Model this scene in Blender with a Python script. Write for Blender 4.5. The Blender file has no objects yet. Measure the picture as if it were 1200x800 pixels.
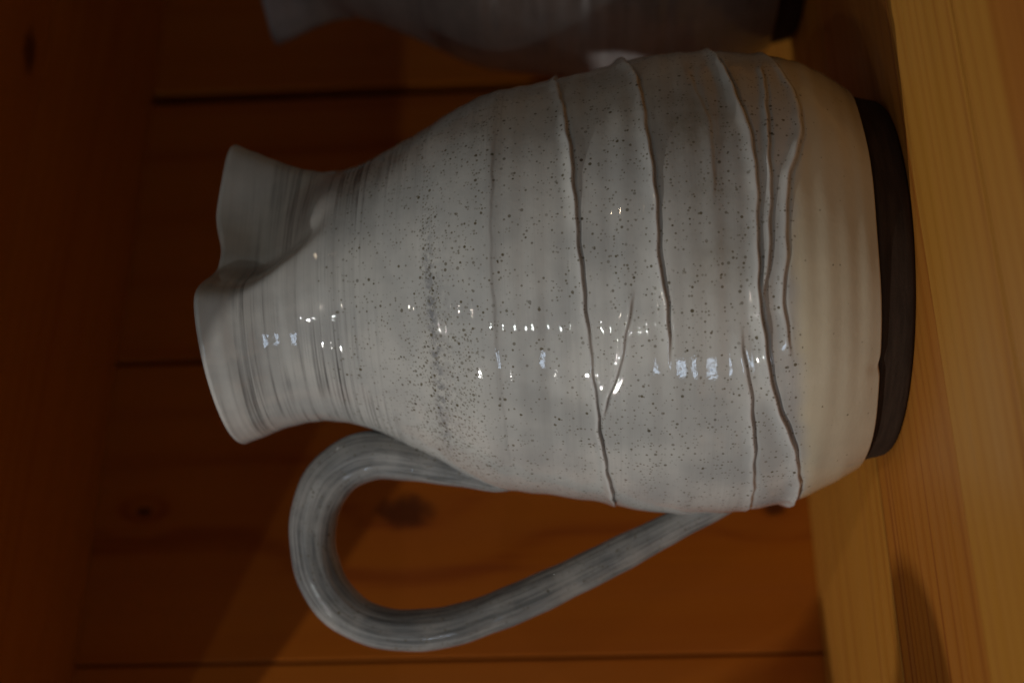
import bpy, bmesh, math, random
import numpy as np
from mathutils import Vector, Matrix

S = bpy.context.scene
C = bpy.context.collection
R = math.radians

# ------------------------------------------------------------------ camera
YAW = R(27.5)                                   # the pitcher is seen 27.5 degrees off square to the wall
F_PX, PITCH, ROLL = 1700.0, R(3.1), 0.030


def to_world(p):                                # viewer-facing frame (right, away, up) -> room frame
    x, y = p[0], p[1]
    return Vector((x*math.cos(YAW) + y*math.sin(YAW), -x*math.sin(YAW) + y*math.cos(YAW), p[2]))


cam_data = bpy.data.cameras.new('camera')
cam = bpy.data.objects.new('camera', cam_data)
C.objects.link(cam)
fw = Vector((0, math.cos(PITCH), math.sin(PITCH)))
rt = Vector((1, 0, 0))
up = Vector((0, -math.sin(PITCH), math.cos(PITCH)))
cx = -math.cos(ROLL)*up - math.sin(ROLL)*rt     # the photograph was taken with the camera turned on its side
cy = math.cos(ROLL)*rt - math.sin(ROLL)*up
cx, cy, cz = to_world(cx), to_world(cy), to_world(-fw)
M = Matrix((cx, cy, cz)).transposed().to_4x4()
M.translation = to_world((-0.0176, -0.5, 0.098))
cam.matrix_world = M
cam_data.sensor_width = 36
cam_data.lens = 36*F_PX/1200
cam_data.clip_start = 0.02
cam_data.clip_end = 60
cam_data.dof.use_dof = True
cam_data.dof.focus_distance = 0.435
cam_data.dof.aperture_fstop = 7.5
S.camera = cam

# ------------------------------------------------------------------ light
world = bpy.data.worlds.new('World')
S.world = world
world.use_nodes = True
bg = world.node_tree.nodes['Background']
bg.inputs[0].default_value = (1.0, 0.86, 0.70, 1)
bg.inputs[1].default_value = 0.030

VT = S.view_settings
VT.view_transform = 'Standard'
VT.look = 'None'
VT.exposure = 0.0
VT.gamma = 1.0
VT.use_curve_mapping = False


def direction(az, el):                          # azimuth right of the viewer's side of the pitcher, elevation
    a, e = R(az), R(el)
    return to_world((math.sin(a)*math.cos(e), -math.cos(a)*math.cos(e), math.sin(e)))


def lamp(name, az, el, dist, power, color, radius):
    ld = bpy.data.lights.new(name, 'POINT')
    ld.energy, ld.color, ld.shadow_soft_size = power, color, radius
    o = bpy.data.objects.new(name, ld)
    C.objects.link(o)
    o.location = Vector((0, 0, 0.12)) + direction(az, el)*dist
    return o


def rect_light(name, az, el, dist, power, color, w, h):
    ld = bpy.data.lights.new(name, 'AREA')
    ld.shape = 'RECTANGLE'
    ld.size, ld.size_y, ld.energy, ld.color = w, h, power, color
    o = bpy.data.objects.new(name, ld)
    C.objects.link(o)
    d = direction(az, el)
    o.location = Vector((0, 0, 0.12)) + d*dist
    o.rotation_euler = d.to_track_quat('Z', 'Y').to_euler()
    return o


lamp('key_spotlight', -40, 60, 2.4, 12, (1.0, 0.97, 0.93), 0.012)
lamp('side_spotlight', -54.0, 34, 2.4, 76, (1.0, 0.97, 0.92), 0.020)
lamp('ceiling_lamp', -18, 47, 2.4, 4, (1.0, 0.90, 0.78), 0.02)
lamp('ceiling_lamp', 36, 30, 3.0, 4, (1.0, 0.78, 0.55), 0.03)
lamp('ceiling_lamp', -24, 20, 3.0, 14, (0.92, 1.0, 0.95), 0.022)
for ax, ez in ((-43, 0.5), (-38.5, 0.5), (-43, -3.2), (-38.5, -3.2)):
    rect_light('window_pane_light', ax, ez, 4.0, 1.7, (0.62, 0.78, 1.0), 0.26, 0.20)
rect_light('room_fill', -32, 30, 3.0, 5.0, (0.88, 0.95, 1.0), 3.4, 2.6)  # broad fill added to lift the shaded parts, not a window


# ------------------------------------------------------------------ node helpers
class NT:
    def __init__(self, name):
        self.m = bpy.data.materials.new(name)
        self.m.use_nodes = True
        self.t = self.m.node_tree
        self.bsdf = self.t.nodes['Principled BSDF']

    def n(self, typ, **kw):
        nd = self.t.nodes.new(typ)
        for k, v in kw.items():
            setattr(nd, k, v)
        return nd

    def link(self, a, b):
        self.t.links.new(a, b)

    def val(self, sock, v):
        if hasattr(v, 'links') or hasattr(v, 'is_output'):
            self.link(v, sock)
        else:
            sock.default_value = v

    def math(self, op, a, b=None, c=None, clamp=False):
        nd = self.n('ShaderNodeMath', operation=op, use_clamp=clamp)
        self.val(nd.inputs[0], a)
        if b is not None:
            self.val(nd.inputs[1], b)
        if c is not None:
            self.val(nd.inputs[2], c)
        return nd.outputs[0]

    def maprange(self, v, a, b, c=0.0, d=1.0, smooth=True):
        nd = self.n('ShaderNodeMapRange')
        nd.interpolation_type = 'SMOOTHSTEP' if smooth else 'LINEAR'
        self.val(nd.inputs[0], v)
        for i, x in enumerate((a, b, c, d)):
            self.val(nd.inputs[i+1], x)
        return nd.outputs[0]

    def mapping(self, vec, scale, loc=(0, 0, 0)):
        nd = self.n('ShaderNodeMapping')
        self.link(vec, nd.inputs[0])
        nd.inputs['Scale'].default_value = scale
        nd.inputs['Location'].default_value = loc
        return nd.outputs[0]

    def noise(self, vec, scale=1.0, detail=3.0, rough=0.5, dist=0.0):
        nd = self.n('ShaderNodeTexNoise')
        self.link(vec, nd.inputs['Vector'])
        nd.inputs['Scale'].default_value = scale
        nd.inputs['Detail'].default_value = detail
        nd.inputs['Roughness'].default_value = rough
        nd.inputs['Distortion'].default_value = dist
        return nd.outputs[0]

    def mix(self, fac, a, b, mode='MIX'):
        nd = self.n('ShaderNodeMix', data_type='RGBA', blend_type=mode)
        self.val(nd.inputs[0], fac)
        for i, v in ((6, a), (7, b)):
            if isinstance(v, tuple):
                nd.inputs[i].default_value = (*v, 1)
            else:
                self.link(v, nd.inputs[i])
        return nd.outputs[2]

    def attr(self, name):
        nd = self.n('ShaderNodeAttribute')
        nd.attribute_name = name
        return nd.outputs['Fac']

    def bump(self, h, strength, distance, prev=None):
        nd = self.n('ShaderNodeBump')
        nd.inputs['Strength'].default_value = strength
        nd.inputs['Distance'].default_value = distance
        self.link(h, nd.inputs['Height'])
        if prev is not None:
            self.link(prev, nd.inputs['Normal'])
        return nd.outputs[0]


# ------------------------------------------------------------------ wood
def wood(name, axis, light, mid, dark, knots=(), rough=0.42, ring=55.0, seed=0.0, contrast=1.0):
    """pine: axis = the grain's axis (0 x, 2 z); the face looks along the remaining axes"""
    t = NT(name)
    geo = t.n('ShaderNodeNewGeometry')
    info = t.n('ShaderNodeObjectInfo')
    pos = geo.outputs['Position']
    rnd = info.outputs['Random']
    shift = t.n('ShaderNodeCombineXYZ')
    t.val(shift.inputs[0], t.math('MULTIPLY', rnd, 3.1))
    t.val(shift.inputs[1], t.math('MULTIPLY', rnd, 7.7))
    t.val(shift.inputs[2], t.math('MULTIPLY', rnd, 5.3))
    add = t.n('ShaderNodeVectorMath', operation='ADD')
    t.link(pos, add.inputs[0])
    t.link(shift.outputs[0], add.inputs[1])
    P = add.outputs[0]
    lo = [1.0, 1.0, 1.0]
    lo[axis] = 0.10
    sep = t.n('ShaderNodeSeparateXYZ')
    t.link(P, sep.inputs[0])
    across = sep.outputs[1] if axis == 0 else sep.outputs[0]
    # knots pull the rings round themselves
    pull = None
    kmask = None
    for (kx, ky, kz, kr) in knots:
        d = t.n('ShaderNodeVectorMath', operation='SUBTRACT')
        t.link(pos, d.inputs[0])
        d.inputs[1].default_value = (kx, ky, kz)
        sc = [1.0, 1.0, 1.0]
        sc[axis] = 0.62
        mu = t.n('ShaderNodeVectorMath', operation='MULTIPLY')
        t.link(d.outputs[0], mu.inputs[0])
        mu.inputs[1].default_value = sc
        ln = t.n('ShaderNodeVectorMath', operation='LENGTH')
        t.link(mu.outputs[0], ln.inputs[0])
        wob = t.noise(pos, 160, 2)
        dist = t.math('ADD', ln.outputs['Value'], t.math('MULTIPLY', t.math('SUBTRACT', wob, 0.5), kr*0.7))
        m = t.maprange(dist, kr*0.45, kr*1.15, 1, 0)
        p_ = t.maprange(ln.outputs['Value'], 0.0, kr*5.5, 1, 0)
        kmask = m if kmask is None else t.math('MAXIMUM', kmask, m)
        pull = p_ if pull is None else t.math('MAXIMUM', pull, p_)
    warp = t.noise(t.mapping(P, lo, (seed, seed*2, 0)), 9.0, 3.0, 0.55)
    v = t.math('MULTIPLY_ADD', warp, 0.10, across)
    if pull is not None:
        v = t.math('MULTIPLY_ADD', pull, 0.035, v)
    s = t.math('MULTIPLY', v, ring*6.283)
    s = t.math('SINE', s)
    band = t.math('MULTIPLY_ADD', s, 0.5, 0.5)
    band = t.math('POWER', band, 2.2)
    fib = [900.0, 900.0, 900.0]
    fib[axis] = 9.0
    fibre = t.noise(t.mapping(P, fib), 1.0, 4.0, 0.6)
    st = [120.0, 120.0, 120.0]
    st[axis] = 2.0
    streak = t.noise(t.mapping(P, st), 1.0, 4.0, 0.6)
    big = [14.0, 14.0, 14.0]
    big[axis] = 1.8
    blotch = t.noise(t.mapping(P, big), 1.0, 3.0, 0.5)
    f = t.math('MULTIPLY_ADD', band, 0.34*contrast, t.math('MULTIPLY', streak, 0.75*contrast))
    f = t.math('ADD', f, t.math('MULTIPLY', t.math('SUBTRACT', fibre, 0.5), 0.5*contrast))
    f = t.math('ADD', f, t.math('MULTIPLY', t.math('SUBTRACT', blotch, 0.5), 0.9))
    f = t.maprange(f, 0.15, 0.95)
    col = t.mix(f, light, mid)
    col = t.mix(t.maprange(f, 0.55, 1.0), col, dark)
    if kmask is not None:
        col = t.mix(t.math('MULTIPLY', kmask, 0.93), col, (0.030, 0.010, 0.004))
        halo = t.math('MULTIPLY', pull, 0.28)
        col = t.mix(halo, col, dark)
    tint = t.mix(t.math('MULTIPLY', rnd, 0.35), (1, 1, 1), (0.80, 0.66, 0.55))
    col = t.mix(1.0, col, tint, 'MULTIPLY')
    t.link(col, t.bsdf.inputs['Base Color'])
    t.val(t.bsdf.inputs['Roughness'], t.maprange(streak, 0.3, 0.7, rough-0.08, rough+0.12))
    t.bsdf.inputs['IOR'].default_value = 1.45
    h = t.math('ADD', t.math('MULTIPLY', fibre, 0.6), t.math('MULTIPLY', band, 0.4))
    t.link(t.bump(h, 0.35, 0.0004), t.bsdf.inputs['Normal'])
    return t.m


def tag(o, label=None, cat=None, group=None, kind=None):
    for k, v in (('label', label), ('category', cat), ('group', group), ('kind', kind)):
        if v:
            o[k] = v
    return o


def empty(name, loc=(0, 0, 0), rz=0.0):
    o = bpy.data.objects.new(name, None)
    C.objects.link(o)
    o.location = loc
    o.rotation_euler = (0, 0, rz)
    o.empty_display_size = 0.05
    return o


def board(name, lo, hi, mat, parent=None, chamfer=0.0012):
    """a board with eased edges, origin at its centre"""
    lo, hi = Vector(lo), Vector(hi)
    ctr, sz = (lo+hi)/2, hi-lo
    bm = bmesh.new()
    bmesh.ops.create_cube(bm, size=1.0)
    bmesh.ops.scale(bm, vec=sz, verts=bm.verts)
    bmesh.ops.bevel(bm, geom=list(bm.edges), offset=chamfer, segments=2, profile=0.6, affect='EDGES')
    me = bpy.data.meshes.new(name)
    bm.to_mesh(me)
    bm.free()
    me.materials.append(mat)
    for p in me.polygons:
        p.use_smooth = False
    o = bpy.data.objects.new(name, me)
    C.objects.link(o)
    o.location = ctr
    o.parent = parent
    return o


# ------------------------------------------------------------------ the shelf bay
WALL_Y = 0.1985
m_wall = wood('oiled_wall_pine', 2, (0.54, 0.158, 0.010), (0.47, 0.122, 0.007), (0.34, 0.072, 0.004),
              knots=((-0.0045, WALL_Y, 0.187, 0.0095), (-0.001, WALL_Y, 0.311, 0.0028), (-0.007, WALL_Y, 0.016, 0.0042)),
              ring=26, contrast=0.85, rough=0.45)
m_shelf = wood('shelf_pine', 0, (0.50, 0.230, 0.034), (0.42, 0.168, 0.022), (0.27, 0.080, 0.010), ring=95, seed=1.3, contrast=0.82)
m_shelf_red = wood('reddish_shelf_pine', 0, (0.44, 0.170, 0.024), (0.35, 0.115, 0.014), (0.22, 0.058, 0.007), ring=120, seed=4.1, contrast=0.90)
m_upper = wood('upper_shelf_pine', 0, (0.54, 0.215, 0.026), (0.47, 0.17, 0.018), (0.36, 0.105, 0.011),
               knots=((0.150, 0.045, 0.334, 0.0075),), ring=60, seed=2.2, contrast=0.7)
t = NT('dark_gap')
t.bsdf.inputs['Base Color'].default_value = (0.012, 0.007, 0.004, 1)
t.bsdf.inputs['Roughness'].default_value = 0.9
m_gap = t.m

wall = tag(empty('wall', (0, WALL_Y, 0)), 'back wall of wide orange pine planks with dark gaps, standing behind the pitchers', 'wall')
joints = [(-0.395, 0.001), (-0.235, 0.001), (-0.0745, 0.0007), (0.0775, 0.0014), (0.2405, 0.0040), (0.402, 0.0016), (0.565, 0.001), (0.73, 0.001)]
for (a, ga), (b, gb) in zip(joints[:-1], joints[1:]):
    o = board('plank', (a+ga, WALL_Y, -0.05), (b-gb, WALL_Y+0.009, 0.46), m_wall, None, 0.0006)
    o.parent = wall
    o.location = o.location - wall.location
bk = board('wall_backing', (-0.5, WALL_Y+0.0175, -0.05), (0.75, WALL_Y+0.03, 0.46), m_gap)
bk.parent = wall
bk.location = bk.location - wall.location

shelf = tag(empty('shelf', (0, 0, 0)), 'yellow pine shelf of long glued boards that the pitchers stand on', 'shelf')
rows = [(0.0399, WALL_Y-0.0005, m_shelf, 0.0), (-0.0650, 0.0381, m_shelf_red, 0.0), (-0.1280, -0.0652, m_shelf, 0.0),
        (-0.1555, -0.1282, m_shelf, -0.0003), (-0.215, -0.1557, m_shelf_red, 0.0002)]
for (y0, y1, mt, dz) in rows:
    o = board('board', (-1.1, y0, -0.028), (1.1, y1, dz), mt, shelf, 0.0004)
bk = board('joint_filler', (-1.1, -0.21, -0.034), (1.1, WALL_Y-0.002, -0.0285), m_gap, shelf)

upper_shelf = tag(empty('upper_shelf', (0, 0, 0.334)), 'dark underside of the pine shelf above the pitchers, with one knot', 'shelf')
for (y0, y1, mt) in ((0.062, WALL_Y-0.0005, m_upper), (-0.085, 0.0618, m_upper)):
    o = board('board', (-0.215, y0, 0.334), (1.1, y1, 0.358), mt, None, 0.0004)
    o.parent = upper_shelf
    o.location = o.location - upper_shelf.location

# ------------------------------------------------------------------ glazes
def glaze(name, base, cool, streak_amt=1.0, handle=False, seed=0.0, spots=1.0):
    t = NT(name)
    tc = t.n('ShaderNodeTexCoord')
    P = t.mapping(tc.outputs['Object'], (1, 1, 1), (seed, seed*0.7, 0))
    if handle:
        # long brush-like streaks that run along the strap
        fl = t.n('ShaderNodeUVMap')
        fl.uv_map = 'UVMap'
        Q = fl.outputs[0]
        s1 = t.noise(t.mapping(Q, (2.2, 30.0, 1)), 1.0, 5.0, 0.65, 0.6)
        s2 = t.noise(t.mapping(Q, (4.0, 70.0, 1), (3, 1, 0)), 1.0, 4.0, 0.6, 0.4)
        s3 = t.noise(P, 60.0, 4.0, 0.6)
        sm = t.math('MULTIPLY', t.maprange(s1, 0.44, 0.62), 0.9)
        sm = t.math('MAXIMUM', sm, t.math('MULTIPLY', t.maprange(s2, 0.50, 0.66), 0.85))
        sm = t.math('MULTIPLY', sm, t.maprange(s3, 0.3, 0.6, 0.35, 1.0))
        col = t.mix(t.maprange(s3, 0.3, 0.7), base, cool)
        col = t.mix(t.math('MULTIPLY', sm, streak_amt), col, (0.045, 0.05, 0.055))
        hsrc = s2
        cream = None
    else:
        # fine throwing rings, horizontal round the pot
        s1 = t.noise(t.mapping(P, (9, 9, 700)), 1.0, 5.0, 0.62)
        s2 = t.noise(t.mapping(P, (16, 16, 1500), (1, 2, 3)), 1.0, 3.0, 0.6)
        s3 = t.noise(t.mapping(P, (22, 22, 60), (4, 2, 3)), 1.0, 4.0, 0.6)
        streak = t.attr('streak')
        sm = t.math('MULTIPLY', t.maprange(s1, 0.46, 0.72), 0.55)
        sm = t.math('ADD', sm, t.math('MULTIPLY', t.maprange(s2, 0.52, 0.70), 0.5))
        sm = t.math('MULTIPLY', sm, t.maprange(s3, 0.36, 0.62, 0.05, 1.0))
        sm = t.math('MULTIPLY', sm, streak, clamp=True)
        blot = t.noise(P, 32.0, 4.0, 0.55)
        col = t.mix(t.maprange(blot, 0.32, 0.68), base, cool)
        ring = t.noise(t.mapping(P, (3, 3, 130), (7, 7, 7)), 1.0, 3.0, 0.5)
        col = t.mix(t.math('MULTIPLY', t.maprange(ring, 0.45, 0.75), 0.22), col, (0.36, 0.36, 0.35))
        col = t.mix(t.math('MULTIPLY', sm, 1.0*streak_amt), col, (0.135, 0.130, 0.125) if spots > .9 else (0.045, 0.043, 0.042))
        ash = t.math('MULTIPLY', t.attr('ash'), t.maprange(t.noise(P, 420, 4, 0.75), 0.36, 0.62, 0.0, 1.0))
        col = t.mix(ash, col, (0.17, 0.175, 0.19))
        cream = t.attr('cream')
        creamcol = t.mix(t.maprange(t.noise(P, 45.0, 4.0, 0.6), 0.3, 0.7), (0.60, 0.54, 0.40), (0.54, 0.49, 0.365))
        col = t.mix(cream, col, creamcol)
        col = t.mix(t.math('MULTIPLY', t.attr('stain'), t.maprange(t.noise(P, 70, 5, 0.7), 0.35, 0.65, 0.3, 0.9)), col, (0.23, 0.20, 0.14))
        col = t.mix(t.math('MULTIPLY', t.attr('groove_shade'), 0.42), col, (0.070, 0.078, 0.080))  # shade below each clay fold, painted into the colour
        col = t.mix(t.math('MULTIPLY', t.attr('crest_light'), 0.60), col, (0.70, 0.70, 0.68))  # highlight along the fold tops, painted into the colour
        hsrc = s2
    # iron specks bleeding through the glaze: three sizes
    density = t.attr('specks') if not handle else 0.25
    for i, (sc, thr, rad, colr, amt) in enumerate(((1050.0, 0.58, 0.33, (0.14, 0.12, 0.075), 0.70), (600.0, 0.70, 0.25, (0.11, 0.09, 0.05), 0.85),
                                                 (330.0, 0.88, 0.15, (0.07, 0.055, 0.03), 0.9))):
        vo = t.n('ShaderNodeTexVoronoi')
        t.link(P, vo.inputs['Vector'])
        vo.inputs['Scale'].default_value = sc
        sepc = t.n('ShaderNodeSeparateColor')
        t.link(vo.outputs['Color'], sepc.inputs[0])
        # a cell holds a speck when its random value exceeds a threshold lowered by density
        keep = t.math('GREATER_THAN', sepc.outputs[0], t.math('SUBTRACT', 1.0, t.math('MULTIPLY', density, (1-thr)*spots*2.1)))
        size = t.math('MULTIPLY_ADD', sepc.outputs[1], rad*1.1, rad*0.6)
        dot = t.math('SUBTRACT', 1.0, t.math('DIVIDE', vo.outputs['Distance'], size))
        dot = t.maprange(dot, 0.0, 0.45)
        m = t.math('MULTIPLY', t.math('MULTIPLY', dot, keep), t.math('MULTIPLY_ADD', sepc.outputs[2], 0.55, amt-0.45))
        col = t.mix(m, col, colr)
    t.link(col, t.bsdf.inputs['Base Color'])
    t.bsdf.inputs['IOR'].default_value = 1.50
    rn = t.noise(P, 240, 3, 0.6)
    t.val(t.bsdf.inputs['Roughness'], t.maprange(rn, 0.3, 0.7, 0.03, 0.05))
    dimple = t.noise(P, 800.0, 1.0, 0.5)
    waves = t.noise(t.mapping(P, (75, 75, 110)), 1.0, 3.0, 0.5)
    n1 = t.bump(waves, 0.30, 0.0006)
    n2 = t.bump(dimple, 0.12, 0.00025, n1)
    n3 = t.bump(hsrc, 0.10, 0.00010, n2)
    t.link(n3, t.bsdf.inputs['Normal'])
    return t.m


m_glaze = glaze('speckled_white_glaze', (0.56, 0.55, 0.515), (0.41, 0.41, 0.395))
m_handle = glaze('streaked_handle_glaze', (0.35, 0.342, 0.325), (0.25, 0.255, 0.255), streak_amt=0.70, handle=True)
m_glaze2 = glaze('streaked_grey_glaze', (0.25, 0.24, 0.235), (0.18, 0.175, 0.178), streak_amt=1.0, seed=3.7, spots=0.6)

t = NT('bare_brown_clay')
tc = t.n('ShaderNodeTexCoord')
P = tc.outputs['Object']
c = t.mix(t.maprange(t.noise(t.mapping(P, (60, 60, 500)), 1.0, 4, 0.6), 0.3, 0.7), (0.028, 0.0165, 0.010), (0.045, 0.027, 0.017))
t.link(c, t.bsdf.inputs['Base Color'])
t.bsdf.inputs['Roughness'].default_value = 0.85
t.bsdf.inputs['Specular IOR Level'].default_value = 0.2
t.link(t.bump(t.noise(P, 900, 4, 0.7), 0.5, 0.0003), t.bsdf.inputs['Normal'])
m_clay = t.m

# ------------------------------------------------------------------ the pitcher
PROFILE = [(0.0, .0600), (.004, .0615), (.009, .0634), (.0165, .0677), (.0225, .0708), (.030, .0737), (.0375, .0755), (.046, .0768),
           (.056, .0777), (.066, .0779), (.0745, .0774), (.084, .0761), (.093, .0739), (.1025, .0722), (.111, .0707), (.122, .0692),
           (.130, .0678), (.139, .0643), (.1515, .0574), (.1636, .0513), (.1727, .0469), (.18, .0447), (.188, .0433), (.194, .0434),
           (.2, .0441), (.2045, .0452), (.21, .0470), (.215, .0489), (.2195, .0505)]
RIDGES = [  # (azimuth, height) lines of the clay folds, height of fold, width above, fade at the ends (deg)
    ([(-180, .092), (-120, .0905), (-71.6, .092), (-56.3, .0939), (-41.1, .0961), (-26.8, .0974), (-15.6, .0986), (-5.7, .0997), (5.5, .1008),
      (11.7, .1013), (19.4, .1018), (28.5, .1023), (38.4, .1034), (52.8, .1052), (69.8, .1075), (110, .106), (180, .101)], .0012, .0026, 0),
    ([(-24, .0758), (-20.3, .0758), (-14, .0752), (-6.7, .0759), (2.4, .0776), (11.6, .0781), (16.5, .0776), (28.8, .0790), (45.3, .0804), (53.4, .081),
      (68.1, .084), (100, .087)], .0014, .0032, 14),
    ([(-36, .0960), (-33, .0948), (-26, .0924), (-19.2, .0894), (-10.8, .0874), (-6.6, .0865), (-2, .0850)], .0008, .0020, 6),
    ([(-180, .041), (-120, .034), (-64.7, .033), (-49.6, .0356), (-38.1, .0394), (-29.9, .044), (-23, .0458), (-11.1, .0484), (-3.7, .0493),
      (3.7, .0492), (18.7, .0484), (26.3, .0482), (36.4, .0496), (48.1, .0528), (69.4, .0567), (110, .054), (180, .044)], .0018, .0032, 0),
    ([(-8, .0480), (-1.9, .0474), (3.6, .0458), (22.9, .0441), (31.7, .0439), (43.4, .0428), (53.3, .0423), (62, .0415)], .0011, .0016, 6),
    ([(-20, .0396), (-16.1, .0404), (-11.4, .0415), (-3.8, .0422), (3.6, .0407), (13, .0401), (20.9, .0394), (27.6, .0356), (35.1, .0333), (44, .0325),
      (54.6, .035), (71.9, .0384), (95, .039)], .0011, .0026, 6),
    ([(-90, .0475), (-65.1, .0483), (-54, .0489), (-38, .0502), (-26.8, .0517), (-17, .0539), (-10, .055)], .0010, .0030, 9),
    ([(-60, .1252), (-39.8, .1257), (-14.8, .1266), (6.8, .1275), (26.5, .1268), (50, .1262)], .00014, .0030, 12),
    ([(14, .0611), (19.2, .0611), (34.8, .0605), (46.5, .0637), (58, .066)], .00022, .0022, 8),
]


def smooth01(x):
    x = np.clip(x, 0, 1)
    return x*x*(3-2*x)


def cr_interp(x, px, py):                       # monotone-ish cubic through the points
    px, py = np.array(px, float), np.array(py, float)
    m = np.gradient(py, px)
    i = np.clip(np.searchsorted(px, x)-1, 0, len(px)-2)
    h = px[i+1]-px[i]
    s = np.clip((x-px[i])/h, 0, 1)
    return ((2*s**3-3*s**2+1)*py[i] + (s**3-2*s**2+s)*h*m[i] + (-2*s**3+3*s**2)*py[i+1] + (s**3-s**2)*h*m[i+1])


ZR = 0.2195                                     # nominal rim height
SP_T = [-180, -165, -150, -9, -4, 1, 5, 10, 16, 27, 40, 50, 60, 70, 78, 84, 90]
SP_R = [1.0, 1.0, 1.0, 1.0, 1.0, .975, .86, .70, .60, .585, .59, .62, .68, .78, .90, 1.0, 1.05]


def spout_factor(phi, k):
    """radius factor of the pinched, pulled spout (towards azimuth 90) at blend k (1 rim .. 0 neck)"""
    a = np.abs(((phi-90+180) % 360)-180)        # angle from the spout's middle
    a0 = 90-a                                   # as if on the near side
    shift = (1-k)*26                            # the pinch drifts towards the spout lower down
    b = np.where(a0 > 0, (a0-shift)/(90-shift)*90, a0)
    f = cr_interp(np.clip(b, -180, 90), SP_T, SP_R)
    return f


def rim_height(phi):
    a = np.abs(((phi-90+180) % 360)-180)
    z = ZR + 0.0008*np.exp(-((phi-3)/34.0)**2) + 0.001*np.sin(np.radians(phi*2+40))
    z = z + 0.0014*np.exp(-((a-28)/16.0)**2) + 0.0004*np.exp(-(a/22.0)**2) - 0.0030*np.exp(-((a-62)/20.0)**2)
    return z


def build_pitcher(root, nphi, nz, mats, ridged=True, seed=1, detail=1.0):
    rng = np.random.RandomState(seed)
    phi = np.linspace(-180, 180, nphi, endpoint=False)
    pz, pr = zip(*PROFILE)
    Z0 = 0.0112
    # more rows where the folds are
    zt = np.linspace(Z0, ZR, nz)
    PH, ZT = np.meshgrid(phi, zt)               # rows by height
    r0 = cr_interp(ZT, pz, pr)
    # soften the profile knots
    kern = np.exp(-np.linspace(-2, 2, 25)**2)
    kern /= kern.sum()
    col = np.pad(r0[:, 0], 12, mode='reflect', reflect_type='odd')
    r0 = np.repeat(np.convolve(col, kern, 'valid')[:, None], nphi, 1)
    phr = np.radians(PH)
    # throwing undulations and slight out-of-round
    und = np.zeros_like(r0)
    for k in range(14):
        wl = rng.uniform(.006, .020)
        und += rng.uniform(.00001, .00005)*np.sin(2*math.pi*(ZT/wl + .25*np.sin(phr*rng.randint(1, 3)+rng.uniform(0, 6)) + rng.uniform(0, 1)))
    for k in (2, 3):
        und += rng.uniform(.0002, .0005)*np.sin(k*phr+rng.uniform(0, 6)+ZT*18)
    r = r0 + und*smooth01((ZT-Z0)/.01)
    groove_shade = np.zeros_like(r)
    crest_light = np.zeros_like(r)
    if ridged:
        for pts, A, w, fade in RIDGES:
            a, h = zip(*pts)
            zc = np.interp(PH, a, h)
            # soften the polyline corners
            zc = (zc + np.interp(PH-2.5, a, h) + np.interp(PH+2.5, a, h) + np.interp(PH-1.2, a, h) + np.interp(PH+1.2, a, h))/5
            zc = zc + .00018*np.sin(phr*23+A*9000) + .00012*np.sin(phr*47+w*3000)
            amp = A*(1+.30*np.sin(phr*5+A*5000)+.18*np.sin(phr*11+w*900))
            if fade:
                amp = amp*smooth01((PH-a[0])/fade)*smooth01((a[-1]-PH)/fade)
            d = ZT-zc
            upz = np.exp(-(np.maximum(d, 0)/(w*.72))**1.9)
            dn = np.exp(-(np.minimum(d, 0)/.00062)**2)
            hgt = np.where(d >= 0, upz, dn)
            g = np.exp(-((d+.0010)/.00055)**2)
            r = r + .85*amp*(hgt - .30*g)
            crest_light = np.maximum(crest_light, hgt*(d > -.0003)*np.exp(-(np.maximum(d, 0)/.0011)**2)*np.clip(amp/.0014, 0, 1))
            groove_shade = np.maximum(groove_shade, np.exp(-((d+.0007)/.0006)**2)*np.clip(amp/.0016, 0, 1)**1.5*.95)
    k = smooth01((ZT-.178)/(ZR-.178))
    kk = smooth01((ZT-.176)/(.212-.176))
    sf = spout_factor(PH, kk)
    w = np.exp(-.5*(np.arange(-12, 13)*(360/nphi)/2.2)**2)
    w /= w.sum()
    if nphi > 600:
        sf = sum(wi*np.roll(sf, i-12, 1) for i, wi in enumerate(w))
    r = r*(1 + kk*(sf-1))
    # the spout is pulled out a little further at the very lip
    a = np.abs(((PH-90+180) % 360)-180)
    r = r + .0016*k*np.exp(-(a/16.0)**2)
    RH = rim_height(PH)
    z = ZT + (RH-ZR)*smooth01((ZT-.17)/(ZR-.17))
    # slight lean of the thrown wall: the near side of the glaze edge is not level
    edge = .0007*np.sin(phr*1.0+.6)+.0003*np.sin(phr*3+1)+.00015*np.sin(phr*9)+.0006*np.exp(-((PH+26)/2.2)**2)
    z = z + edge*(1-smooth01((ZT-Z0)/.006))
    X, Y, Zz = r*np.sin(phr), -r*np.cos(phr), z
    outer = np.stack([X, Y, Zz], -1)
    # lip and inside wall
    T = .0036
    rows = [outer]
    top_r, top_z = r[-1], z[-1]
    ph1 = phr[-1]
    def ring(rr, zz):
        return np.stack([rr*np.sin(ph1), -rr*np.cos(ph1), zz], -1)[None]
    for ang in (25, 50, 75, 90, 110, 135, 160):
        an = R(ang)
        rows.append(ring(top_r - T/2 + T/2*math.cos(an), top_z + T/2*math.sin(an)))
    inner_idx = list(range(nz-1, 0, -max(1, nz//90)))
    for i in inner_idx:
        rr = np.maximum(r[i]-T, .004)
        if i < nz*.93:
            rr = r0[i]*(1 + kk[i]*(sf[i]-1))-T
        rows.append(ring(rr, z[i]))
    rows.append(ring(np.full(nphi, .030), np.full(nphi, .013)))
    rows.append(ring(np.full(nphi, .001), np.full(nphi, .0125)))
    # turned-under glaze edge at the foot
    base = np.stack([(r[0]-.0012)*np.sin(ph1), -(r[0]-.0012)*np.cos(ph1), z[0]-.0004], -1)[None]
    rows.insert(0, base)
    V = np.concatenate(rows, 0)
    nr = V.shape[0]
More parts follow.
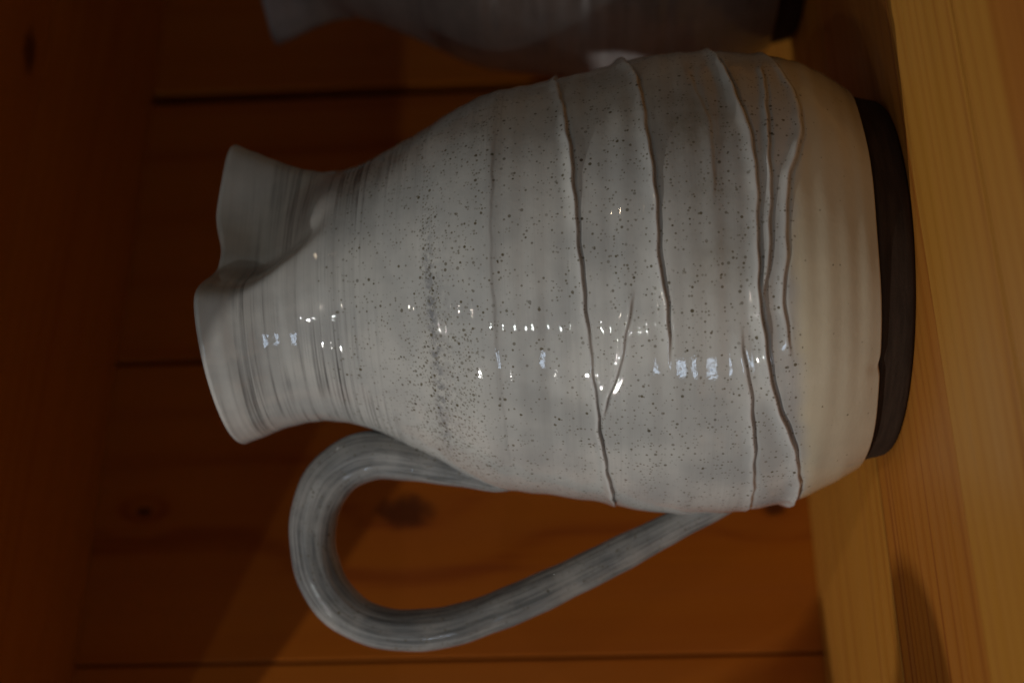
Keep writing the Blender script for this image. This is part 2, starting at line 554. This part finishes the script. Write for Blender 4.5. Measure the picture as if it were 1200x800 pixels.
    idx = np.arange(nr*nphi).reshape(nr, nphi)
    nxt = np.roll(idx, -1, 1)
    F = np.stack([idx[:-1], nxt[:-1], nxt[1:], idx[1:]], -1).reshape(-1, 4)
    me = bpy.data.meshes.new('body')
    me.vertices.add(nr*nphi)
    me.vertices.foreach_set('co', V.reshape(-1).astype(np.float32))
    me.loops.add(F.size)
    me.loops.foreach_set('vertex_index', F.reshape(-1).astype(np.int32))
    me.polygons.add(len(F))
    me.polygons.foreach_set('loop_start', np.arange(0, F.size, 4, dtype=np.int32))
    me.polygons.foreach_set('loop_total', np.full(len(F), 4, dtype=np.int32))
    me.polygons.foreach_set('use_smooth', np.ones(len(F), dtype=bool))
    me.update(calc_edges=True)
    # glaze maps, and the painted light and shade of the folds
    def full(a, fill):
        o = np.full((nr, nphi), fill, np.float32)
        o[1:nz+1] = a
        o[0] = a[0]
        return o.reshape(-1)
    def put(name, a):
        at = me.attributes.new(name, 'FLOAT', 'POINT')
        at.data.foreach_set('value', a)
    # band of dense specks on the shoulder, scattered elsewhere, none in the cream dip
    sp = .50 + .25*np.sin(ZT*210+phr*2)*0
    ringz = .1465+.0014*np.sin(phr*2)
    side = smooth01((PH+75)/40)*smooth01((40-PH)/45)
    sp = .34+.16*smooth01((.16-ZT)/.02)
    sp = sp + 2.6*np.exp(-((ZT-ringz)/.0022)**2)*side + .9*np.exp(-((ZT-.139)/.006)**2)*smooth01((PH+80)/35)*smooth01((0-PH)/30)
    sp = sp + .7*np.exp(-((ZT-.148)/.010)**2)*smooth01((PH+80)/35)*smooth01((10-PH)/40)
    sp = sp*(.68+.32*smooth01((ZT-.118)/.015))
    sp = sp*smooth01((.186-ZT)/.016)*(1-.25*np.exp(-((ZT-.115)/.01)**2))
    cz = np.interp(PH, [-180, -66, -38, -15, 4, 19, 27, 36, 44, 53, 66, 180], [.034, .031, .0350, .0376, .0392, .0375, .0345, .0322, .0318, .034, .037, .034])
    cz = cz + .0004*np.sin(phr*19)+.0003*np.sin(phr*41+1)
    cream = 1-smooth01((ZT-cz+.0030)/.0060)
    sp = sp*(1-cream*.97)
    stain = .75*np.exp(-(((PH-36)/13)**2+((ZT-.0655)/.012)**2)) + .5*np.exp(-(((PH-8)/16)**2+((ZT-.061)/.009)**2)) \
        + .35*np.exp(-(((PH-47)/14)**2+((ZT-.087)/.012)**2))
    streak = .18+1.0*smooth01((ZT-.148)/.03)+.35*np.exp(-(((PH-60)/25)**2))*smooth01((ZT-.10)/.03)
    streak = streak + .45*smooth01((PH-15)/25)*smooth01((ZT-.15)/.012) + .45*smooth01((-28-PH)/14)*smooth01((ZT-.165)/.012)
    streak = streak*(1-.65*np.exp(-(((PH+2)/22)**2+((ZT-.165)/.03)**2)))
    streak = streak*(1-.6*smooth01((PH-12)/8)*smooth01((ZT-.196)/.012))
    streak = streak*(1-.7*smooth01((ZT-.209)/.006))
    if not ridged:
        streak = .8+.4*np.sin(ZT*60)
        sp = sp*0+.3
        stain = stain*0
        cream = cream*0
    put('specks', full(sp, 0))
    put('cream', full(cream, 0))
    put('stain', full(stain, 0))
    put('streak', full(streak, .5))
    put('groove_shade', full(groove_shade, 0))
    put('crest_light', full(crest_light, 0))
    put('ash', full((.78*np.exp(-((ZT-ringz)/.0017)**2)+.25*np.exp(-((ZT-ringz+.004)/.003)**2))*side*(1.0 if ridged else 0.0), 0))
    me.materials.append(mats[0])
    body = bpy.data.objects.new('body', me)
    C.objects.link(body)
    body.parent = root
    # unglazed foot
    n2 = max(96, nphi//4)
    ph2 = np.linspace(-math.pi, math.pi, n2, endpoint=False)
    prof = [(.0001, .0006), (.050, .0006), (.0575, .0), (.0590, .0003), (.0598, .0013), (.0603, .003), (.0609, .0060), (.0618, .0092),
            (.0626, .0118), (.0600, .0135)]
    vs, fs = [], []
    for rr, zz in prof:
        for j, p in enumerate(ph2):
            w = 1+.0016*math.sin(3*p+1)
            vs.append((rr*w*math.sin(p), -rr*w*math.cos(p), zz))
    for i in range(len(prof)-1):
        for j in range(n2):
            fs.append((i*n2+j, i*n2+(j+1) % n2, (i+1)*n2+(j+1) % n2, (i+1)*n2+j))
    mf = bpy.data.meshes.new('foot')
    mf.from_pydata(vs, [], fs)
    for p in mf.polygons:
        p.use_smooth = True
    mf.materials.append(m_clay)
    foot = bpy.data.objects.new('foot', mf)
    C.objects.link(foot)
    foot.parent = root
    foot['label'] = 'unglazed dark brown foot'
    # handle: a pulled strap that springs from the shoulder and lands on the belly
    H = [(-0.0600, 0.1180, 0.0030), (-0.0645, 0.1275, 0.0042), (-0.0622, 0.1386, 0.0054), (-0.0592, 0.1504, 0.0066), (-0.0562, 0.1623, 0.00765),
         (-0.0552, 0.1743, 0.00836), (-0.058, 0.1834, 0.00851), (-0.0641, 0.1905, 0.00822), (-0.0724, 0.1947, 0.00793), (-0.0813, 0.1965, 0.00778),
         (-0.0897, 0.1961, 0.00778), (-0.0987, 0.1937, 0.00763), (-0.1066, 0.1888, 0.00732), (-0.1121, 0.182, 0.00702), (-0.1156, 0.1731, 0.00686),
         (-0.1167, 0.1611, 0.00671), (-0.1155, 0.1491, 0.0067), (-0.1121, 0.1371, 0.00654), (-0.1065, 0.122, 0.00638), (-0.1014, 0.11, 0.00622),
         (-0.096, 0.098, 0.00607), (-0.0904, 0.086, 0.00562), (-0.0847, 0.0741, 0.00517), (-0.0796, 0.0636, 0.00487), (-0.0743, 0.0532, 0.00480),
         (-0.0690, 0.0440, 0.0044)]
    H = np.array(H)
    ss = np.concatenate([[0], np.cumsum(np.hypot(np.diff(H[:, 0]), np.diff(H[:, 1])))])
    NS = 260
    s = np.linspace(0, ss[-1], NS)
    hx, hz, hr = (cr_interp(s, ss, H[:, i]) for i in range(3))
    def sm(v, n=9):
        kx = np.hanning(n+2)[1:-1]
        kx /= kx.sum()
        return np.convolve(np.pad(v, n//2, mode='reflect', reflect_type='odd'), kx, 'valid')
    hx, hz, hr = sm(hx, 13), sm(hz, 13), sm(hr, 13)
    hr = hr*1.05*(1+.02*np.sin(s*170)+.012*np.sin(s*410+1))
    tx, tz = np.gradient(hx), np.gradient(hz)
    tl = np.hypot(tx, tz)
    tx, tz = tx/tl, tz/tl
    NC = 64
    vs, fs, uvs = [], [], []
    for i in range(NS):
        nx, nzv = -tz[i], tx[i]                 # in-plane normal
        lean = -.0055+.0100*min(1, s[i]/s[-1]*1.15)**.8+.0006*math.sin(s[i]*30)
        for j in range(NC):
            q = 2*math.pi*j/NC
            cq, sq = math.cos(q), math.sin(q)
            # rounded strap with shallow lengthwise grooves
            rr = hr[i]*(1-.045*math.exp(-((q-4.9)/.22)**2)-.035*math.exp(-((q-4.15)/.25)**2)-.03*math.exp(-((q-1.3)/.3)**2))
            u = math.copysign(abs(cq)**.92, cq)*rr
            v = math.copysign(abs(sq)**.92, sq)*rr*1.16
            vs.append((hx[i]+nx*u, lean+v, hz[i]+nzv*u))
    for i in range(NS-1):
        for j in range(NC):
            j2 = (j+1) % NC
            fs.append((i*NC+j, (i+1)*NC+j, (i+1)*NC+j2, i*NC+j2))
            u0, u1, v0, v1 = s[i]*10, s[i+1]*10, j/NC, (j+1)/NC
            uvs += [(u0, v0), (u1, v0), (u1, v1), (u0, v1)]
    fs.append(tuple(range(NC)))
    uvs += [(0, 0)]*NC
    fs.append(tuple(reversed(range((NS-1)*NC, NS*NC))))
    uvs += [(0, 0)]*NC
    mh = bpy.data.meshes.new('handle')
    mh.from_pydata(vs, [], fs)
    ul = mh.uv_layers.new(name='UVMap')
    ul.data.foreach_set('uv', np.array(uvs, np.float32).reshape(-1))
    for p in mh.polygons:
        p.use_smooth = True
    bm = bmesh.new()
    bm.from_mesh(mh)
    bmesh.ops.recalc_face_normals(bm, faces=bm.faces)
    bm.to_mesh(mh)
    bm.free()
    mh.materials.append(mats[1])
    ho = bpy.data.objects.new('handle', mh)
    C.objects.link(ho)
    ho.parent = root
    ho['label'] = 'grey streaked loop handle'
    return body


pitcher = tag(empty('pitcher', (0, 0, 0), -YAW), 'speckled white glazed pitcher with wavy clay folds and brown foot, standing in front', 'pitcher')
build_pitcher(pitcher, 1000, 760, (m_glaze, m_handle), True, 4)

p2 = to_world((0.182, 0.170, 0))
second = tag(empty('pitcher', p2, -YAW + R(158)), 'grey streaked pitcher in the shade behind, cut off at the photo edge', 'pitcher')
second.scale = (1.07, 1.07, 1.11)
build_pitcher(second, 360, 300, (m_glaze2, m_handle), False, 9)


def copy_pitcher(src, loc, rz, label, scale):
    o = src.copy()
    C.objects.link(o)
    o.location, o.rotation_euler, o.scale = loc, (0, 0, rz), scale
    o['label'] = label
    for ch in src.children:
        c2 = ch.copy()
        C.objects.link(c2)
        c2.parent = o
    return o


copy_pitcher(second, (-0.425, -0.014, 0), R(90), 'grey pitcher beyond the left end of the pictured shelf, throwing its shadow', (1, 1, 1))
copy_pitcher(second, (-0.345, 0.146, 0), R(0), 'grey pitcher near the wall beyond the left end of the pictured shelf', (.65, .65, 1.0))
